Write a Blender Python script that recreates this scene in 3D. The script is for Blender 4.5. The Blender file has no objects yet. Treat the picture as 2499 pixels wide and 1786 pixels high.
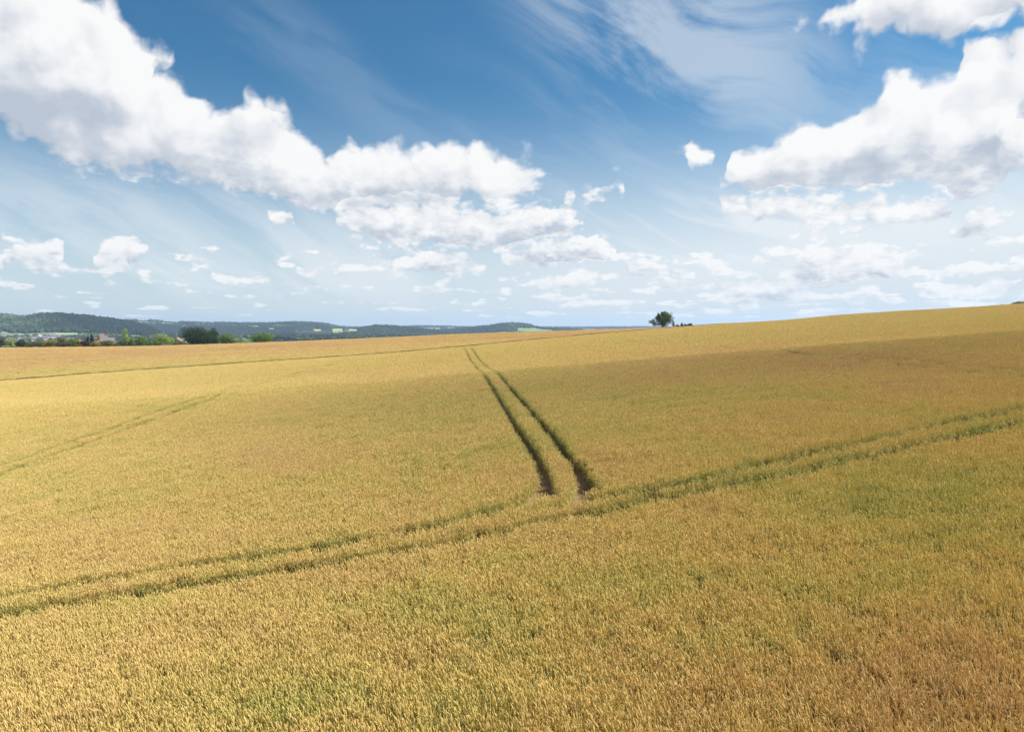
import bpy, bmesh, math, random
import numpy as np
from mathutils import Vector

SC = bpy.context.scene
COL = SC.collection
R = math.radians
rng = np.random.default_rng(7)
random.seed(7)

# ------------------------------------------------------------------ camera
F = 1666.0            # focal length in pixels of the 2499-wide photograph
PITCH = R(3.37)       # camera looks slightly down
cam_d = bpy.data.cameras.new('camera'); cam = bpy.data.objects.new('camera', cam_d); COL.objects.link(cam)
cam_d.sensor_width = 36.0; cam_d.lens = 36.0 * F / 2499.0
cam_d.clip_start = 0.1; cam_d.clip_end = 60000
cam.location = (0, 0, 0); cam.rotation_euler = (R(90) - PITCH, 0, 0)
SC.camera = cam

def ray(px, py):
    """direction of a photograph pixel as (u, w): sideways and upward run per metre forward"""
    x = (px - 1249.5) / F; v = (893 - py) / F
    c, s = math.cos(PITCH), math.sin(PITCH)
    fy = c + v * s; fz = -s + v * c
    return x / fy, fz / fy

def azel(px, py):
    u, w = ray(px, py)
    return math.atan2(u, 1.0), math.atan2(w, math.hypot(u, 1.0))

# ------------------------------------------------------------------ node helper
class NT:
    def __init__(s, nt): s.nt = nt; s.n = nt.nodes; s.l = nt.links
    def node(s, t, **kw):
        nd = s.n.new(t)
        for k, v in kw.items(): setattr(nd, k, v)
        return nd
    def put(s, sock, v):
        if isinstance(v, bpy.types.NodeSocket): s.l.new(v, sock)
        elif v is not None: sock.default_value = v
    def math(s, op, a, b=None, c=None, clamp=False):
        nd = s.node('ShaderNodeMath', operation=op, use_clamp=clamp)
        s.put(nd.inputs[0], a); s.put(nd.inputs[1], b); s.put(nd.inputs[2], c)
        return nd.outputs[0]
    def vec(s, op, a, b=None, c=None, out=0):
        nd = s.node('ShaderNodeVectorMath', operation=op)
        s.put(nd.inputs[0], a); s.put(nd.inputs[1], b)
        if c is not None: s.put(nd.inputs[2], c)
        return nd.outputs[out]
    def mix(s, f, a, b, typ='RGBA', blend='MIX'):
        nd = s.node('ShaderNodeMix', data_type=typ)
        if typ == 'RGBA': nd.blend_type = blend; i = (6, 7); o = 2
        elif typ == 'FLOAT': i = (2, 3); o = 0
        else: i = (4, 5); o = 1
        s.put(nd.inputs[0], f); s.put(nd.inputs[i[0]], a); s.put(nd.inputs[i[1]], b)
        return nd.outputs[o]
    def smooth(s, v, a, b, lo=0.0, hi=1.0):
        nd = s.node('ShaderNodeMapRange', interpolation_type='SMOOTHSTEP')
        s.put(nd.inputs[0], v); s.put(nd.inputs[1], a); s.put(nd.inputs[2], b); s.put(nd.inputs[3], lo); s.put(nd.inputs[4], hi)
        return nd.outputs[0]
    def noise(s, v, scale, detail=4, rough=.5, dim='3D', out=0, dist=0.0, lac=2.0):
        nd = s.node('ShaderNodeTexNoise', noise_dimensions=dim)
        s.put(nd.inputs['Vector'], v); nd.inputs['Scale'].default_value = scale
        nd.inputs['Detail'].default_value = detail; nd.inputs['Roughness'].default_value = rough
        nd.inputs['Distortion'].default_value = dist; nd.inputs['Lacunarity'].default_value = lac
        return nd.outputs[out]
    def ramp(s, f, stops):
        nd = s.node('ShaderNodeValToRGB'); cr = nd.color_ramp
        while len(cr.elements) < len(stops): cr.elements.new(.5)
        for e, (p, c) in zip(cr.elements, stops): e.position = p; e.color = (*c, 1)
        s.put(nd.inputs[0], f); return nd.outputs[0]

# ------------------------------------------------------------------ sun and sky
SUN_AZ, SUN_EL = R(78), R(50)      # azimuth clockwise from the viewing direction (+Y), so from the right
sd = Vector((math.sin(SUN_AZ) * math.cos(SUN_EL), math.cos(SUN_AZ) * math.cos(SUN_EL), math.sin(SUN_EL)))
sun_d = bpy.data.lights.new('sun', 'SUN'); sun = bpy.data.objects.new('sun', sun_d); COL.objects.link(sun)
sun_d.energy = 5.0; sun_d.angle = R(0.5); sun_d.color = (1.0, .94, .85)
sun.rotation_euler = sd.to_track_quat('Z', 'Y').to_euler()

world = bpy.data.worlds.new('World'); SC.world = world; world.use_nodes = True
W = NT(world.node_tree); W.n.clear()
sky = W.node('ShaderNodeTexSky', sky_type='NISHITA', sun_disc=False)
sky.sun_elevation = SUN_EL; sky.sun_rotation = SUN_AZ; sky.altitude = 100
sky.air_density = 1.0; sky.dust_density = 1.0; sky.ozone_density = 2.0
geo = W.node('ShaderNodeTexCoord')
D3 = W.vec('NORMALIZE', geo.outputs['Generated'])
sx = W.node('ShaderNodeSeparateXYZ'); W.put(sx.inputs[0], D3)
az = W.math('ARCTAN2', sx.outputs[0], sx.outputs[1])
el = W.math('ARCSINE', sx.outputs[2])
cb = W.node('ShaderNodeCombineXYZ'); W.put(cb.inputs[0], az); W.put(cb.inputs[1], el)
P0 = cb.outputs[0]

# cumulus: where the clouds stand in the sky, as banks of puffs (px, py, half width, half height)
BANKS = [
 [(40,40,240,130),(170,150,190,150),(50,240,170,130),(290,300,230,110),(210,350,200,80),(430,345,190,105),(580,345,120,85),(660,390,125,80),
  (720,375,55,55),(480,410,200,48),(640,440,130,45),(740,460,60,56),(860,445,105,66),(950,420,75,48),(1070,415,95,50),(1140,430,110,66),
  (1250,418,95,38),(1230,450,90,45),(960,495,160,30),(840,470,120,50)],
 [(2170,285,100,78),(2240,300,130,90),(2330,330,120,95),(2390,250,75,66),(2330,412,130,42),(2080,355,80,58),(1950,390,110,44),(1850,414,70,28),
  (2020,425,200,36),(2200,420,170,44),(2370,440,95,32),(2470,170,85,80),(2440,230,60,60)],
 [(350,140,62,16)],[(355,190,32,26)],
 [(900,540,80,40),(1030,545,150,52),(1190,548,150,50),(1330,550,100,42),(1110,585,200,26)],
 [(1400,612,116,36),(1440,600,55,28),(1300,630,80,22)],[(1060,642,100,30),(1120,655,70,20),(990,660,60,14)],[(760,655,42,14)],[(880,657,60,15)],
 [(1455,474,40,14),(1500,460,32,22)],[(1335,487,30,14)],[(1384,490,17,22)],[(1712,388,27,18)],
 [(1985,52,90,34),(2090,40,130,58),(2250,5,240,92),(2440,20,150,84)],[(1955,85,50,12)],
 [(2485,345,62,30),(2490,390,50,38)],[(2440,120,110,70),(2400,190,70,34)],
 [(1775,496,30,24),(1830,503,70,20),(1900,506,120,30),(2060,512,130,32),(2180,518,140,30),(2270,508,50,34)],
 [(2400,545,60,26),(2430,525,56,24),(2365,565,42,15)],[(2003,573,32,17)],[(2080,563,36,14)],[(1930,577,22,7)],
 [(2060,625,110,28),(2010,650,90,22),(2150,645,60,22),(1990,685,85,24),(2090,680,90,14)],
 [(1850,703,90,20),(1750,722,70,12),(1900,725,120,15),(2060,722,70,10)],[(1810,742,50,8)],[(2300,670,75,14)],
 [(2440,690,52,20),(2400,718,70,12)],[(2200,735,70,10)],[(2330,740,60,8)],[(2110,703,40,10)],
 [(1560,650,34,24),(1610,665,50,17)],[(1672,664,30,10)],
 [(1350,692,80,18)],[(1440,668,38,13)],[(1410,684,40,9)],[(1450,708,36,8)],[(1335,724,44,8)],[(1420,741,38,7)],[(1590,715,20,7)],[(1580,735,26,5)],
 [(100,612,70,28),(70,636,65,22)],[(305,612,62,32),(280,640,50,20)],[(180,657,140,12)],[(2,645,18,18)],
 [(540,681,28,9),(590,685,50,9),(640,688,32,9)],[(690,535,34,14)],[(900,610,32,7)],[(790,703,36,5)],[(265,697,16,5)],
]
ELMAX, AZR = .62, .85
def bank_profile(bank, grid):
    top = np.full(grid.shape, -1.0); bot = np.full(grid.shape, 2.0)
    for (cx, cy, rx, ry) in bank:
        a0, e0 = azel(cx, cy)
        ra = azel(cx + rx * .5, cy)[0] - azel(cx - rx * .5, cy)[0]; re = azel(cx, cy - ry * .5)[1] - azel(cx, cy + ry * .5)[1]
        t = 1 - ((grid - a0) / ra) ** 2; ok = t > 0; h = re * np.sqrt(np.maximum(t, 0))
        top = np.where(ok, np.maximum(top, e0 + h), top); bot = np.where(ok, np.minimum(bot, e0 - h * .8), bot)
    return top, bot
grid = np.linspace(-AZR, AZR, 257)
layers = []
for bank in BANKS:                       # pack the banks into as few height profiles as possible
    top, bot = bank_profile(bank, grid); used = top > -1
    wide = used.copy(); wide[1:] |= used[:-1]; wide[:-1] |= used[1:]
    for L in layers:
        if not (L[2] & wide).any(): break
    else:
        L = [np.full(257, 0.0), np.full(257, 0.0), np.zeros(257, bool)]; layers.append(L)
        L[0][:] = np.nan
    L[0][used] = top[used]; L[1][used] = bot[used]; L[2] |= wide
for L in layers:                          # between clouds: top falls below base, so the bank is empty there
    u_ = ~np.isnan(L[0]); idx = np.arange(257)
    near = np.array([idx[u_][np.argmin(abs(idx[u_] - i))] for i in idx])
    mid = (L[0][near] + L[1][near]) / 2; gap = .012 + abs(idx - near) * (2 * AZR / 256) * 1.6
    L[0] = np.where(u_, L[0], mid - gap); L[1] = np.where(u_, L[1], mid + gap)
print('cloud layers', len(layers))
g = bpy.data.node_groups.new('cloud_density', 'ShaderNodeTree')
for nm, ty, io in (('P','NodeSocketVector','INPUT'),('A','NodeSocketFloat','INPUT'),('T','NodeSocketFloat','INPUT'),('D','NodeSocketFloat','OUTPUT'),('H','NodeSocketFloat','OUTPUT'),('N','NodeSocketFloat','OUTPUT')):
    g.interface.new_socket(nm, in_out=io, socket_type=ty)
G = NT(g); gi = G.node('NodeGroupInput'); go = G.node('NodeGroupOutput')
gp, ga, gt = gi.outputs['P'], gi.outputs['A'], gi.outputs['T']
wv = G.noise(gp, 14, 3, .6, '2D', out=1)
wv = G.vec('SUBTRACT', wv, (.5, .5, .5))
wsn = G.node('ShaderNodeVectorMath', operation='SCALE'); G.put(wsn.inputs[0], wv); G.put(wsn.inputs['Scale'], G.math('MULTIPLY', ga, 1.0))
pw = G.vec('ADD', gp, wsn.outputs[0])
sepp = G.node('ShaderNodeSeparateXYZ'); G.put(sepp.inputs[0], pw)
tt = G.math('MULTIPLY_ADD', sepp.outputs[0], 1 / (2 * AZR), .5, clamp=True)
ttc = G.node('ShaderNodeCombineXYZ')
for i in range(3): G.put(ttc.inputs[i], tt)
ee = sepp.outputs[1]
prof = []
for L in layers: prof += [L[0], L[1]]
outs = []
for k in range(0, len(prof), 3):
    cv = G.node('ShaderNodeRGBCurve'); mp = cv.mapping; mp.use_clip = False
    for ch in range(3):
        c = mp.curves[ch]
        if k + ch >= len(prof): continue
        y = np.clip((prof[k + ch] + .2) / 1.0, 0, 1)
        pts = [(0.0, y[0])]
        keep = [0] + [i for i in range(2, 255) if i % 2 == 0 or abs(y[i] - (y[i-1] + y[i+1]) / 2) > .004] + [256]
        c.points[0].location = (0, float(y[0])); c.points[1].location = (1, float(y[256]))
        for i in keep[1:-1]: c.points.new(i / 256, float(y[i]))
        for p in c.points: p.handle_type = 'VECTOR'
    mp.update(); G.put(cv.inputs[1], ttc.outputs[0])
    sc_ = G.node('ShaderNodeSeparateXYZ'); G.put(sc_.inputs[0], cv.outputs[0])
    outs += [sc_.outputs[0], sc_.outputs[1], sc_.outputs[2]]
e2 = G.math('ADD', ee, .2)
acc = None; rel = None
for i in range(len(layers)):
    ta, ba = G.math('SUBTRACT', outs[2*i], e2), G.math('SUBTRACT', e2, outs[2*i+1])
    d = G.math('MINIMUM', ta, ba)
    r_ = G.math('DIVIDE', ba, G.math('MAXIMUM', G.math('ADD', ta, ba), .004), clamp=True)
    r_ = G.math('MULTIPLY', r_, G.math('GREATER_THAN', d, -.012))
    acc = d if acc is None else G.math('MAXIMUM', acc, d)
    rel = r_ if rel is None else G.math('MAXIMUM', rel, r_)
nlo = G.noise(gp, 7, 7, .57, '2D')
nhi = G.noise(G.vec('MULTIPLY', gp, (1, 1.8, 1)), 26, 5, .6, '2D')
vor = G.node('ShaderNodeTexVoronoi', voronoi_dimensions='2D', feature='F1', normalize=True)
G.put(vor.inputs['Vector'], pw); vor.inputs['Scale'].default_value = 15; vor.inputs['Detail'].default_value = 1.5; vor.inputs['Roughness'].default_value = .55
bil = G.math('SUBTRACT', .42, vor.outputs['Distance'])
vor2 = G.node('ShaderNodeTexVoronoi', voronoi_dimensions='2D', feature='F1', normalize=True)
G.put(vor2.inputs['Vector'], G.vec('MULTIPLY', pw, (1, 1.5, 1))); vor2.inputs['Scale'].default_value = 48; vor2.inputs['Detail'].default_value = 1
bil2 = G.math('SUBTRACT', .42, vor2.outputs['Distance'])
big = G.math('ADD', G.math('SUBTRACT', nlo, .46), G.math('MULTIPLY', bil, 1.05))
nn = G.mix(gt, G.math('ADD', G.math('SUBTRACT', nhi, .46), G.math('MULTIPLY', bil2, .5)), big, 'FLOAT')
# fair-weather clouds elsewhere round the sky, beyond the part the photograph shows
sp = G.node('ShaderNodeSeparateXYZ'); G.put(sp.inputs[0], gp)
away = G.smooth(G.math('ABSOLUTE', sp.outputs[0]), .72, .95, -.3, 0)
hig = G.smooth(sp.outputs[1], .55, .7, -.3, 0)
gen = G.math('ADD', G.math('MAXIMUM', away, hig), -.01)
acc = G.math('MAXIMUM', acc, gen)
# rows of small cumulus shrinking towards the horizon
lq = G.node('ShaderNodeCombineXYZ'); G.put(lq.inputs[0], G.math('MULTIPLY', sp.outputs[0], 15)); G.put(lq.inputs[1], G.math('MULTIPLY', G.math('LOGARITHM', G.math('MAXIMUM', G.math('ADD', sp.outputs[1], .018), .002), 2.718), 5.5))
ln_ = G.noise(lq.outputs[0], 1.0, 4, .55, '2D')
thr = G.math('SUBTRACT', .67, G.smooth(sp.outputs[0], -.35, .35, 0, .135))
win = G.math('MULTIPLY', G.smooth(sp.outputs[1], .17, .10), G.smooth(sp.outputs[1], .0, .012))
lowf = G.math('MULTIPLY', G.math('SUBTRACT', ln_, thr), G.math('MULTIPLY_ADD', G.math('MAXIMUM', sp.outputs[1], 0), .55, .012))
lowf = G.math('SUBTRACT', lowf, G.math('MULTIPLY', G.math('SUBTRACT', 1, win), .3))
acc = G.math('MAXIMUM', acc, lowf)
rel = G.math('MAXIMUM', rel, G.math('MULTIPLY', G.math('GREATER_THAN', lowf, -.004), G.smooth(lowf, -.004, .006, .75, .35)))
G.put(go.inputs['H'], rel); G.put(go.inputs['N'], nn)
G.put(go.inputs['D'], G.math('MULTIPLY_ADD', nn, G.math('MULTIPLY', ga, 2.3), acc))

A = W.math('MULTIPLY_ADD', W.math('MAXIMUM', el, 0.0), .16, .0025)
A = W.math('MINIMUM', A, .044)
T = W.smooth(el, .12, .28)
def dens(P):
    nd = W.node('ShaderNodeGroup'); nd.node_tree = g
    W.put(nd.inputs['P'], P); W.put(nd.inputs['A'], A); W.put(nd.inputs['T'], T); dens.h = (nd.outputs['H'], nd.outputs['N']); return nd.outputs['D']
def shifted(dx, dy, k):
    nd = W.node('ShaderNodeVectorMath', operation='SCALE'); nd.inputs[0].default_value = (dx, dy, 0)
    W.put(nd.inputs['Scale'], W.math('MULTIPLY', A, k)); return W.vec('ADD', P0, nd.outputs[0])
d0 = dens(P0); hrel, nrel = dens.h; d1 = dens(shifted(.45, .9, 1.0)); d2 = d1; n1 = dens.h[1]
edge = W.math('MULTIPLY', A, .55)
alpha = W.math('MULTIPLY', W.smooth(d0, 0.0, edge), W.smooth(el, .02, .12, .85, 1.0))
g1 = W.math('DIVIDE', W.math('SUBTRACT', d0, d1), A)
g2 = W.math('DIVIDE', W.math('SUBTRACT', d0, d2), A)
lit = W.math('MULTIPLY_ADD', g1, .20, .60)
lit = W.math('MULTIPLY_ADD', W.math('SUBTRACT', nrel, n1), .75, lit)
lit = W.math('MULTIPLY_ADD', nrel, .25, lit)
pat = W.noise(W.vec('MULTIPLY', P0, (1, 1.5, 1)), 9, 4, .5, '2D')
lit = W.math('MULTIPLY_ADD', W.math('SUBTRACT', pat, .5), .6, lit)
lit = W.math('SUBTRACT', lit, W.math('MULTIPLY', W.smooth(W.math('MULTIPLY_ADD', W.math('SUBTRACT', pat, .5), .9, hrel), .60, -.05), .38))
thick = W.smooth(W.math('DIVIDE', d0, A), .1, 1.6, .22, 0.0)
lit = W.math('ADD', lit, thick, clamp=True)
ccol = W.ramp(lit, [(0.0, (.46, .52, .61)), (.3, (.56, .60, .67)), (.65, (.76, .78, .81)), (1.0, (.89, .89, .89))])

# clear sky: Nishita, with the pale veil and cirrus of the day laid over it
skyc = W.vec('MULTIPLY', sky.outputs[0], (.1, .1, .1))
tint = W.mix(1.0, skyc, (0.36, 0.80, 0.98, 1), blend='MULTIPLY')
veil = W.smooth(el, .36, .02, 0.0, 1.0)
veil = W.math('POWER', veil, 1.25)
side = W.smooth(az, -.5, .75, 0.0, 1.0)
veil = W.math('MULTIPLY', veil, W.math('MULTIPLY_ADD', side, .60, .66))
st = W.node('ShaderNodeVectorRotate', rotation_type='Z_AXIS'); W.put(st.inputs[0], P0); st.inputs['Angle'].default_value = R(24)
stv = W.vec('MULTIPLY', st.outputs[0], (1.6, 9, 1))
swirl = W.noise(P0, 3, 2, .5, '2D', out=1)
stv = W.vec('MULTIPLY_ADD', swirl, (.5, .9, 0), stv)
cir = W.noise(stv, 1.3, 8, .62, '2D')
def softblob(cx, cy, rx, ry, ro):
    a0, e0 = azel(cx, cy); ra = rx / F; re = ry / F
    c, s_ = math.cos(R(ro)), math.sin(R(ro))
    nd = W.node('ShaderNodeVectorRotate', rotation_type='Z_AXIS'); W.put(nd.inputs[0], P0); nd.inputs['Angle'].default_value = R(ro)
    x0, y0 = a0 * c - e0 * s_, a0 * s_ + e0 * c
    q = W.vec('MULTIPLY_ADD', nd.outputs[0], (1 / ra, 1 / re, 0), (-x0 / ra, -y0 / re, 0))
    return W.smooth(W.vec('LENGTH', q, out=1), 1.0, .25)
mask = softblob(1640, 80, 560, 250, 22)
m2 = W.math('MULTIPLY', softblob(1500, 150, 330, 80, 26), .8)
m3 = W.math('MULTIPLY', softblob(1700, 330, 950, 330, 0), .22)
m4 = W.math('MULTIPLY', softblob(500, 600, 900, 200, 6), .55)
m5 = W.math('MULTIPLY', softblob(1650, 600, 850, 190, 0), .85)
m6 = W.math('MULTIPLY', softblob(750, 130, 600, 110, 28), .2)
m7 = W.math('MULTIPLY', softblob(2250, 330, 420, 420, 0), .3)
mk = mask
for m_ in (m2, m3, m4, m5, m6, m7): mk = W.math('MAXIMUM', mk, m_)
cz = W.math('MULTIPLY', W.smooth(cir, .39, .64), mk)
veil = W.math('ADD', veil, W.math('MULTIPLY', cz, .5), clamp=True)
base = W.mix(veil, tint, (.74, .79, .83, 1))
base = W.mix(W.smooth(W.math('ADD', el, W.math('MULTIPLY', az, -.05)), .1, -.02, 0, .75), base, (.58, .66, .71, 1))
final = W.mix(alpha, base, ccol)
final = W.mix(W.smooth(el, -.02, -.06), final, (.10, .09, .05, 1))
bg = W.node('ShaderNodeBackground'); W.put(bg.inputs[0], final); bg.inputs[1].default_value = .57
wo = W.node('ShaderNodeOutputWorld'); W.put(wo.inputs[0], bg.outputs[0])
world.cycles.sampling_method = 'NONE'

SC.view_settings.view_transform = 'Standard'; SC.view_settings.look = 'None'
SC.view_settings.exposure = 0.92; SC.view_settings.gamma = 1.0
SC.cycles.max_bounces = 6; SC.cycles.diffuse_bounces = 3; SC.cycles.glossy_bounces = 2
SC.cycles.transparent_max_bounces = 24; SC.cycles.volume_bounces = 1

# ================================================================== terrain shape
def pchip(x, y, xn):
    x = np.asarray(x, float); y = np.asarray(y, float)
    h = np.diff(x); d = np.diff(y) / h; m = np.zeros_like(y)
    m[0], m[-1] = d[0], d[-1]
    for i in range(1, len(x) - 1):
        if d[i-1] * d[i] > 0:
            w1 = 2 * h[i] + h[i-1]; w2 = h[i] + 2 * h[i-1]
            m[i] = (w1 + w2) / (w1 / d[i-1] + w2 / d[i])
    xn = np.clip(xn, x[0], x[-1]); k = np.clip(np.searchsorted(x, xn) - 1, 0, len(x) - 2)
    t = (xn - x[k]) / h[k]; t2 = t * t; t3 = t2 * t
    return (2*t3-3*t2+1)*y[k] + (t3-2*t2+t)*h[k]*m[k] + (-2*t3+3*t2)*y[k+1] + (t3-t2)*h[k]*m[k+1]

def vnoise(x, y, seed=0):
    xi = np.floor(x).astype(np.int64); yi = np.floor(y).astype(np.int64); fx = x - xi; fy = y - yi
    fx = fx*fx*(3-2*fx); fy = fy*fy*(3-2*fy)
    def h(a, b):
        n = (a * 374761393 + b * 668265263 + seed * 1442695041) & 0xffffffff
        n = ((n ^ (n >> 13)) * 1274126177) & 0xffffffff
        return ((n ^ (n >> 16)) & 0xffff) / 65535.0
    return (h(xi,yi)*(1-fx)+h(xi+1,yi)*fx)*(1-fy) + (h(xi,yi+1)*(1-fx)+h(xi+1,yi+1)*fx)*fy
def fbm(x, y, oct=4, seed=0):
    s = 0; a = .5; t = 0
    for i in range(oct):
        s = s + a * vnoise(x * 2**i, y * 2**i, seed + i); t += a; a *= .55
    return s / t

# far edge of the yellow wheat (px, py, distance) and far edge of the tan crop behind it
EDGE_X   = [-1600,   0, 300, 616, 946, 1133, 1340, 1595, 1740, 1917, 2058, 2200, 2379, 2499, 4100]
EDGE_Y   = [ 1010, 928, 905, 883, 861,  845,  825,  803,  791,  781, 768.5, 759.5, 750,  742,  655]
EDGE_D   = [  243, 243, 246, 250, 248,  255,  285,  330,  330,  310,  300,  300,  300,  300,  300]
BACK_Y   = [  858, 848, 845, 836, 823,  814.5, 807.5, 799.7, 793, 790, 788, 784, 776, 768,  735]
BACK_D = 430.0
CD = [5, 8, 15, 28, 40, 58, 75, 88, 105, 136, 170, 215]
CZ = [-6.9, -6.9, -6.8, -6.7, -6.35, -6.35, -6.0, -5.85, -6.55, -7.6, -7.8, -6.9]
def slope(D): return np.interp(D, [5, 28, 60, 100, 400], [.125, .125, .095, .074, .070])
FD = np.concatenate([np.geomspace(5, 600, 500)])
cols_u, cols_z = [], []
for ex, ey, ed, by in zip(EDGE_X, EDGE_Y, EDGE_D, BACK_Y):
    u, wE = ray(ex, ey); wB = ray(ex, by)[1]
    Ds = list(CD); Zs = [cz + float(slope(d)) * u * d for cz, d in zip(CZ, CD)]
    Ds += [ed, BACK_D, 470, 520, 600]
    Zs += [wE * ed, wB * BACK_D, wB * 470 - 2.2, wB * 520 - 6, min(wB * 600 - 14, -22)]
    cols_u.append(u); cols_z.append(pchip(Ds, Zs, FD))
FU = np.linspace(cols_u[0], cols_u[-1], 500)
CZA = np.array(cols_z)
ZT = np.stack([pchip(cols_u, CZA[:, j], FU) for j in range(len(FD))], 1)   # [u, D]

RIDGES = [  # distance, depth, height of wood on it, crest line (px, py)
 (3000, 420, 9, [(-900,780),(-400,770),(0,766),(40,770),(60,772),(80,768),(130,764),(200,768),(250,774),(300,781),(340,790),(400,812),(460,838),(520,880)]),
 (5000, 900, 8, [(-900,786),(-400,784),(300,782),(350,782),(420,785),(520,788),(625,789),(720,787),(790,790),(830,797),(860,800),(900,803),(1100,806),(1700,815),(3500,830)]),
 (3800, 420, 8, [(760,830),(820,810),(880,800),(903,796),(915,794),(960,796),(1000,799),(1050,804),(1150,812),(1250,830)]),
 (7500, 1100, 8, [(-900,800),(800,800),(990,798),(1020,796.5),(1080,797),(1150,799),(1300,799),(1330,799.5),(1450,800),(1550,799),(1700,800),(3500,802)]),
 (4500, 420, 8, [(1000,830),(1080,806),(1130,800),(1190,796),(1220,791),(1240,789),(1270,789.5),(1295,793),(1312,798),(1340,801),(1420,806),(1500,830)]),
]
def far_z(u, D):
    v = np.interp(D, [500, 700, 1000, 1700, 2400, 4000, 12000, 60000], [-20, -32, -44, -42, -42, -60, -80, -80]) + 0 * u
    best = v
    for D0, s, hh, pts in RIDGES:
        cu = [ray(*p)[0] for p in pts]; cw = [ray(*p)[1] for p in pts]
        crest = pchip(cu, cw, u) * D0 - hh + (fbm(u * D0 / 160, D / 300, 3, D0) - .5) * 7
        crest = np.maximum(crest, v)
        prof = np.exp(-((D - D0) / s) ** 2)
        best = np.maximum(best, v + (crest - v) * prof)
    return best
def zc(X, Y):
    """height of the crop's top surface (the soil lies 0.8 m below it)"""
    X = np.asarray(X, float); Y = np.asarray(Y, float)
    D = np.maximum(np.maximum(Y, np.abs(X) / 1.3), 5.0); u = X / D
    iu = np.clip((u - FU[0]) / (FU[1] - FU[0]), 0, len(FU) - 1.001); lD = np.clip(np.log(np.minimum(D, 599.9) / 5) / math.log(600 / 5) * 499, 0, 498.999)
    a = iu.astype(int); b = lD.astype(int); fa = iu - a; fb = lD - b
    z = (ZT[a, b]*(1-fb) + ZT[a, b+1]*fb)*(1-fa) + (ZT[a+1, b]*(1-fb) + ZT[a+1, b+1]*fb)*fa
    zf = far_z(u, D); t = np.clip((D - 480) / 400, 0, 1); t = t*t*(3-2*t)
    z = z*(1-t) + zf*t
    z = z + (fbm(X/14, Y/14, 3, 3) - .5) * .22 * np.clip((D-8)/20, 0, 1) * (D < 600)
    return z
def ground_z(X, Y): return zc(X, Y) - .8
def on_ground(px, D, py=840):
    u = ray(px, py)[0]; X = u * D
    return X, D, float(ground_z(X, D))
def hit(px, py, D0=8, D1=430):
    """where the sight line of a photograph point meets the crop surface"""
    u, w = ray(px, py); Ds = np.geomspace(D0, D1, 1500); f = w * Ds - zc(u * Ds, Ds)
    k = np.where(f < 0)[0]
    d = Ds[k[0]] if len(k) else D1
    return u * d, d
def project(X, Y, Z):
    c, s = math.cos(PITCH), math.sin(PITCH)
    dep = Y * c - Z * s; up = Y * s + Z * c
    return 1249.5 + F * X / dep, 893 - F * up / dep
def edge_D(u): return np.interp(u, [ray(x, y)[0] for x, y in zip(EDGE_X, EDGE_Y)], EDGE_D)

# ================================================================== materials
def mat(name, build):
    m = bpy.data.materials.new(name); m.use_nodes = True; t = NT(m.node_tree); t.n.clear()
    out = t.node('ShaderNodeOutputMaterial'); build(t, out); return m
def pbr(t, out, col, rough=.7, spec=.3, trans=0.0, bump=None, metal=0.0):
    p = t.node('ShaderNodeBsdfPrincipled'); t.put(p.inputs['Base Color'], col); p.inputs['Roughness'].default_value = rough
    p.inputs['Specular IOR Level'].default_value = spec; p.inputs['Metallic'].default_value = metal
    if bump is not None:
        b = t.node('ShaderNodeBump'); b.inputs['Strength'].default_value = bump[1]; b.inputs['Distance'].default_value = bump[2]
        t.put(b.inputs['Height'], bump[0]); t.l.new(b.outputs[0], p.inputs['Normal'])
    s = p.outputs[0]
    if trans > 0:
        tr = t.node('ShaderNodeBsdfTranslucent'); t.put(tr.inputs[0], col)
        mx = t.node('ShaderNodeMixShader'); mx.inputs[0].default_value = trans
        t.l.new(s, mx.inputs[1]); t.l.new(tr.outputs[0], mx.inputs[2]); s = mx.outputs[0]
    t.l.new(s, out.inputs['Surface'])
def attr(t, name, kind='GEOMETRY', out='Fac'):
    a = t.node('ShaderNodeAttribute', attribute_name=name, attribute_type=kind); return a.outputs[out]
def simple(name, col, rough=.7, spec=.3, var=.15, scale=2.0, metal=0.0):
    def b(t, out):
        tc = t.node('ShaderNodeTexCoord'); n = t.noise(tc.outputs['Object'], scale, 5, .6)
        c = t.ramp(n, [(.3, tuple(x * (1 - var) for x in col)), (.7, tuple(min(1, x * (1 + var)) for x in col))])
        pbr(t, out, c, rough, spec, bump=(n, .3, .02), metal=metal)
    return mat(name, b)

def crop_mat(name, stops, trans):
    def b(t, out):
        r = attr(t, 'ripe_shade', 'INSTANCER'); oi = t.node('ShaderNodeObjectInfo')
        f = t.math('MULTIPLY_ADD', t.math('SUBTRACT', oi.outputs['Random'], .5), .26, r)
        f = t.math('MULTIPLY_ADD', f, .5, .5, clamp=True)
        c = t.ramp(f, stops)
        tc = t.node('ShaderNodeTexCoord'); n = t.noise(tc.outputs['Object'], 9, 2, .5)
        c = t.mix(1.0, c, t.ramp(n, [(.3, (.72, .74, .72)), (.7, (1, 1, 1))]), blend='MULTIPLY')
        pbr(t, out, c, .62, .25, trans)
    return mat(name, b)
EAR = crop_mat('wheat_ear', [(0, (.42, .45, .12)), (.28, (.68, .60, .19)), (.5, (.86, .67, .25)), (.75, (.83, .60, .27)), (1, (.70, .47, .25))], .30)
LEAF = crop_mat('wheat_leaf', [(0, (.22, .29, .07)), (.28, (.34, .37, .09)), (.5, (.54, .46, .14)), (.75, (.64, .46, .17)), (1, (.62, .42, .17))], .38)
VERGE = mat('verge_grass', lambda t, o: pbr(t, o, t.ramp(t.node('ShaderNodeObjectInfo').outputs['Random'], [(0, (.10, .09, .035)), (1, (.27, .18, .08))]), .7, .2, .2))

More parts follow.
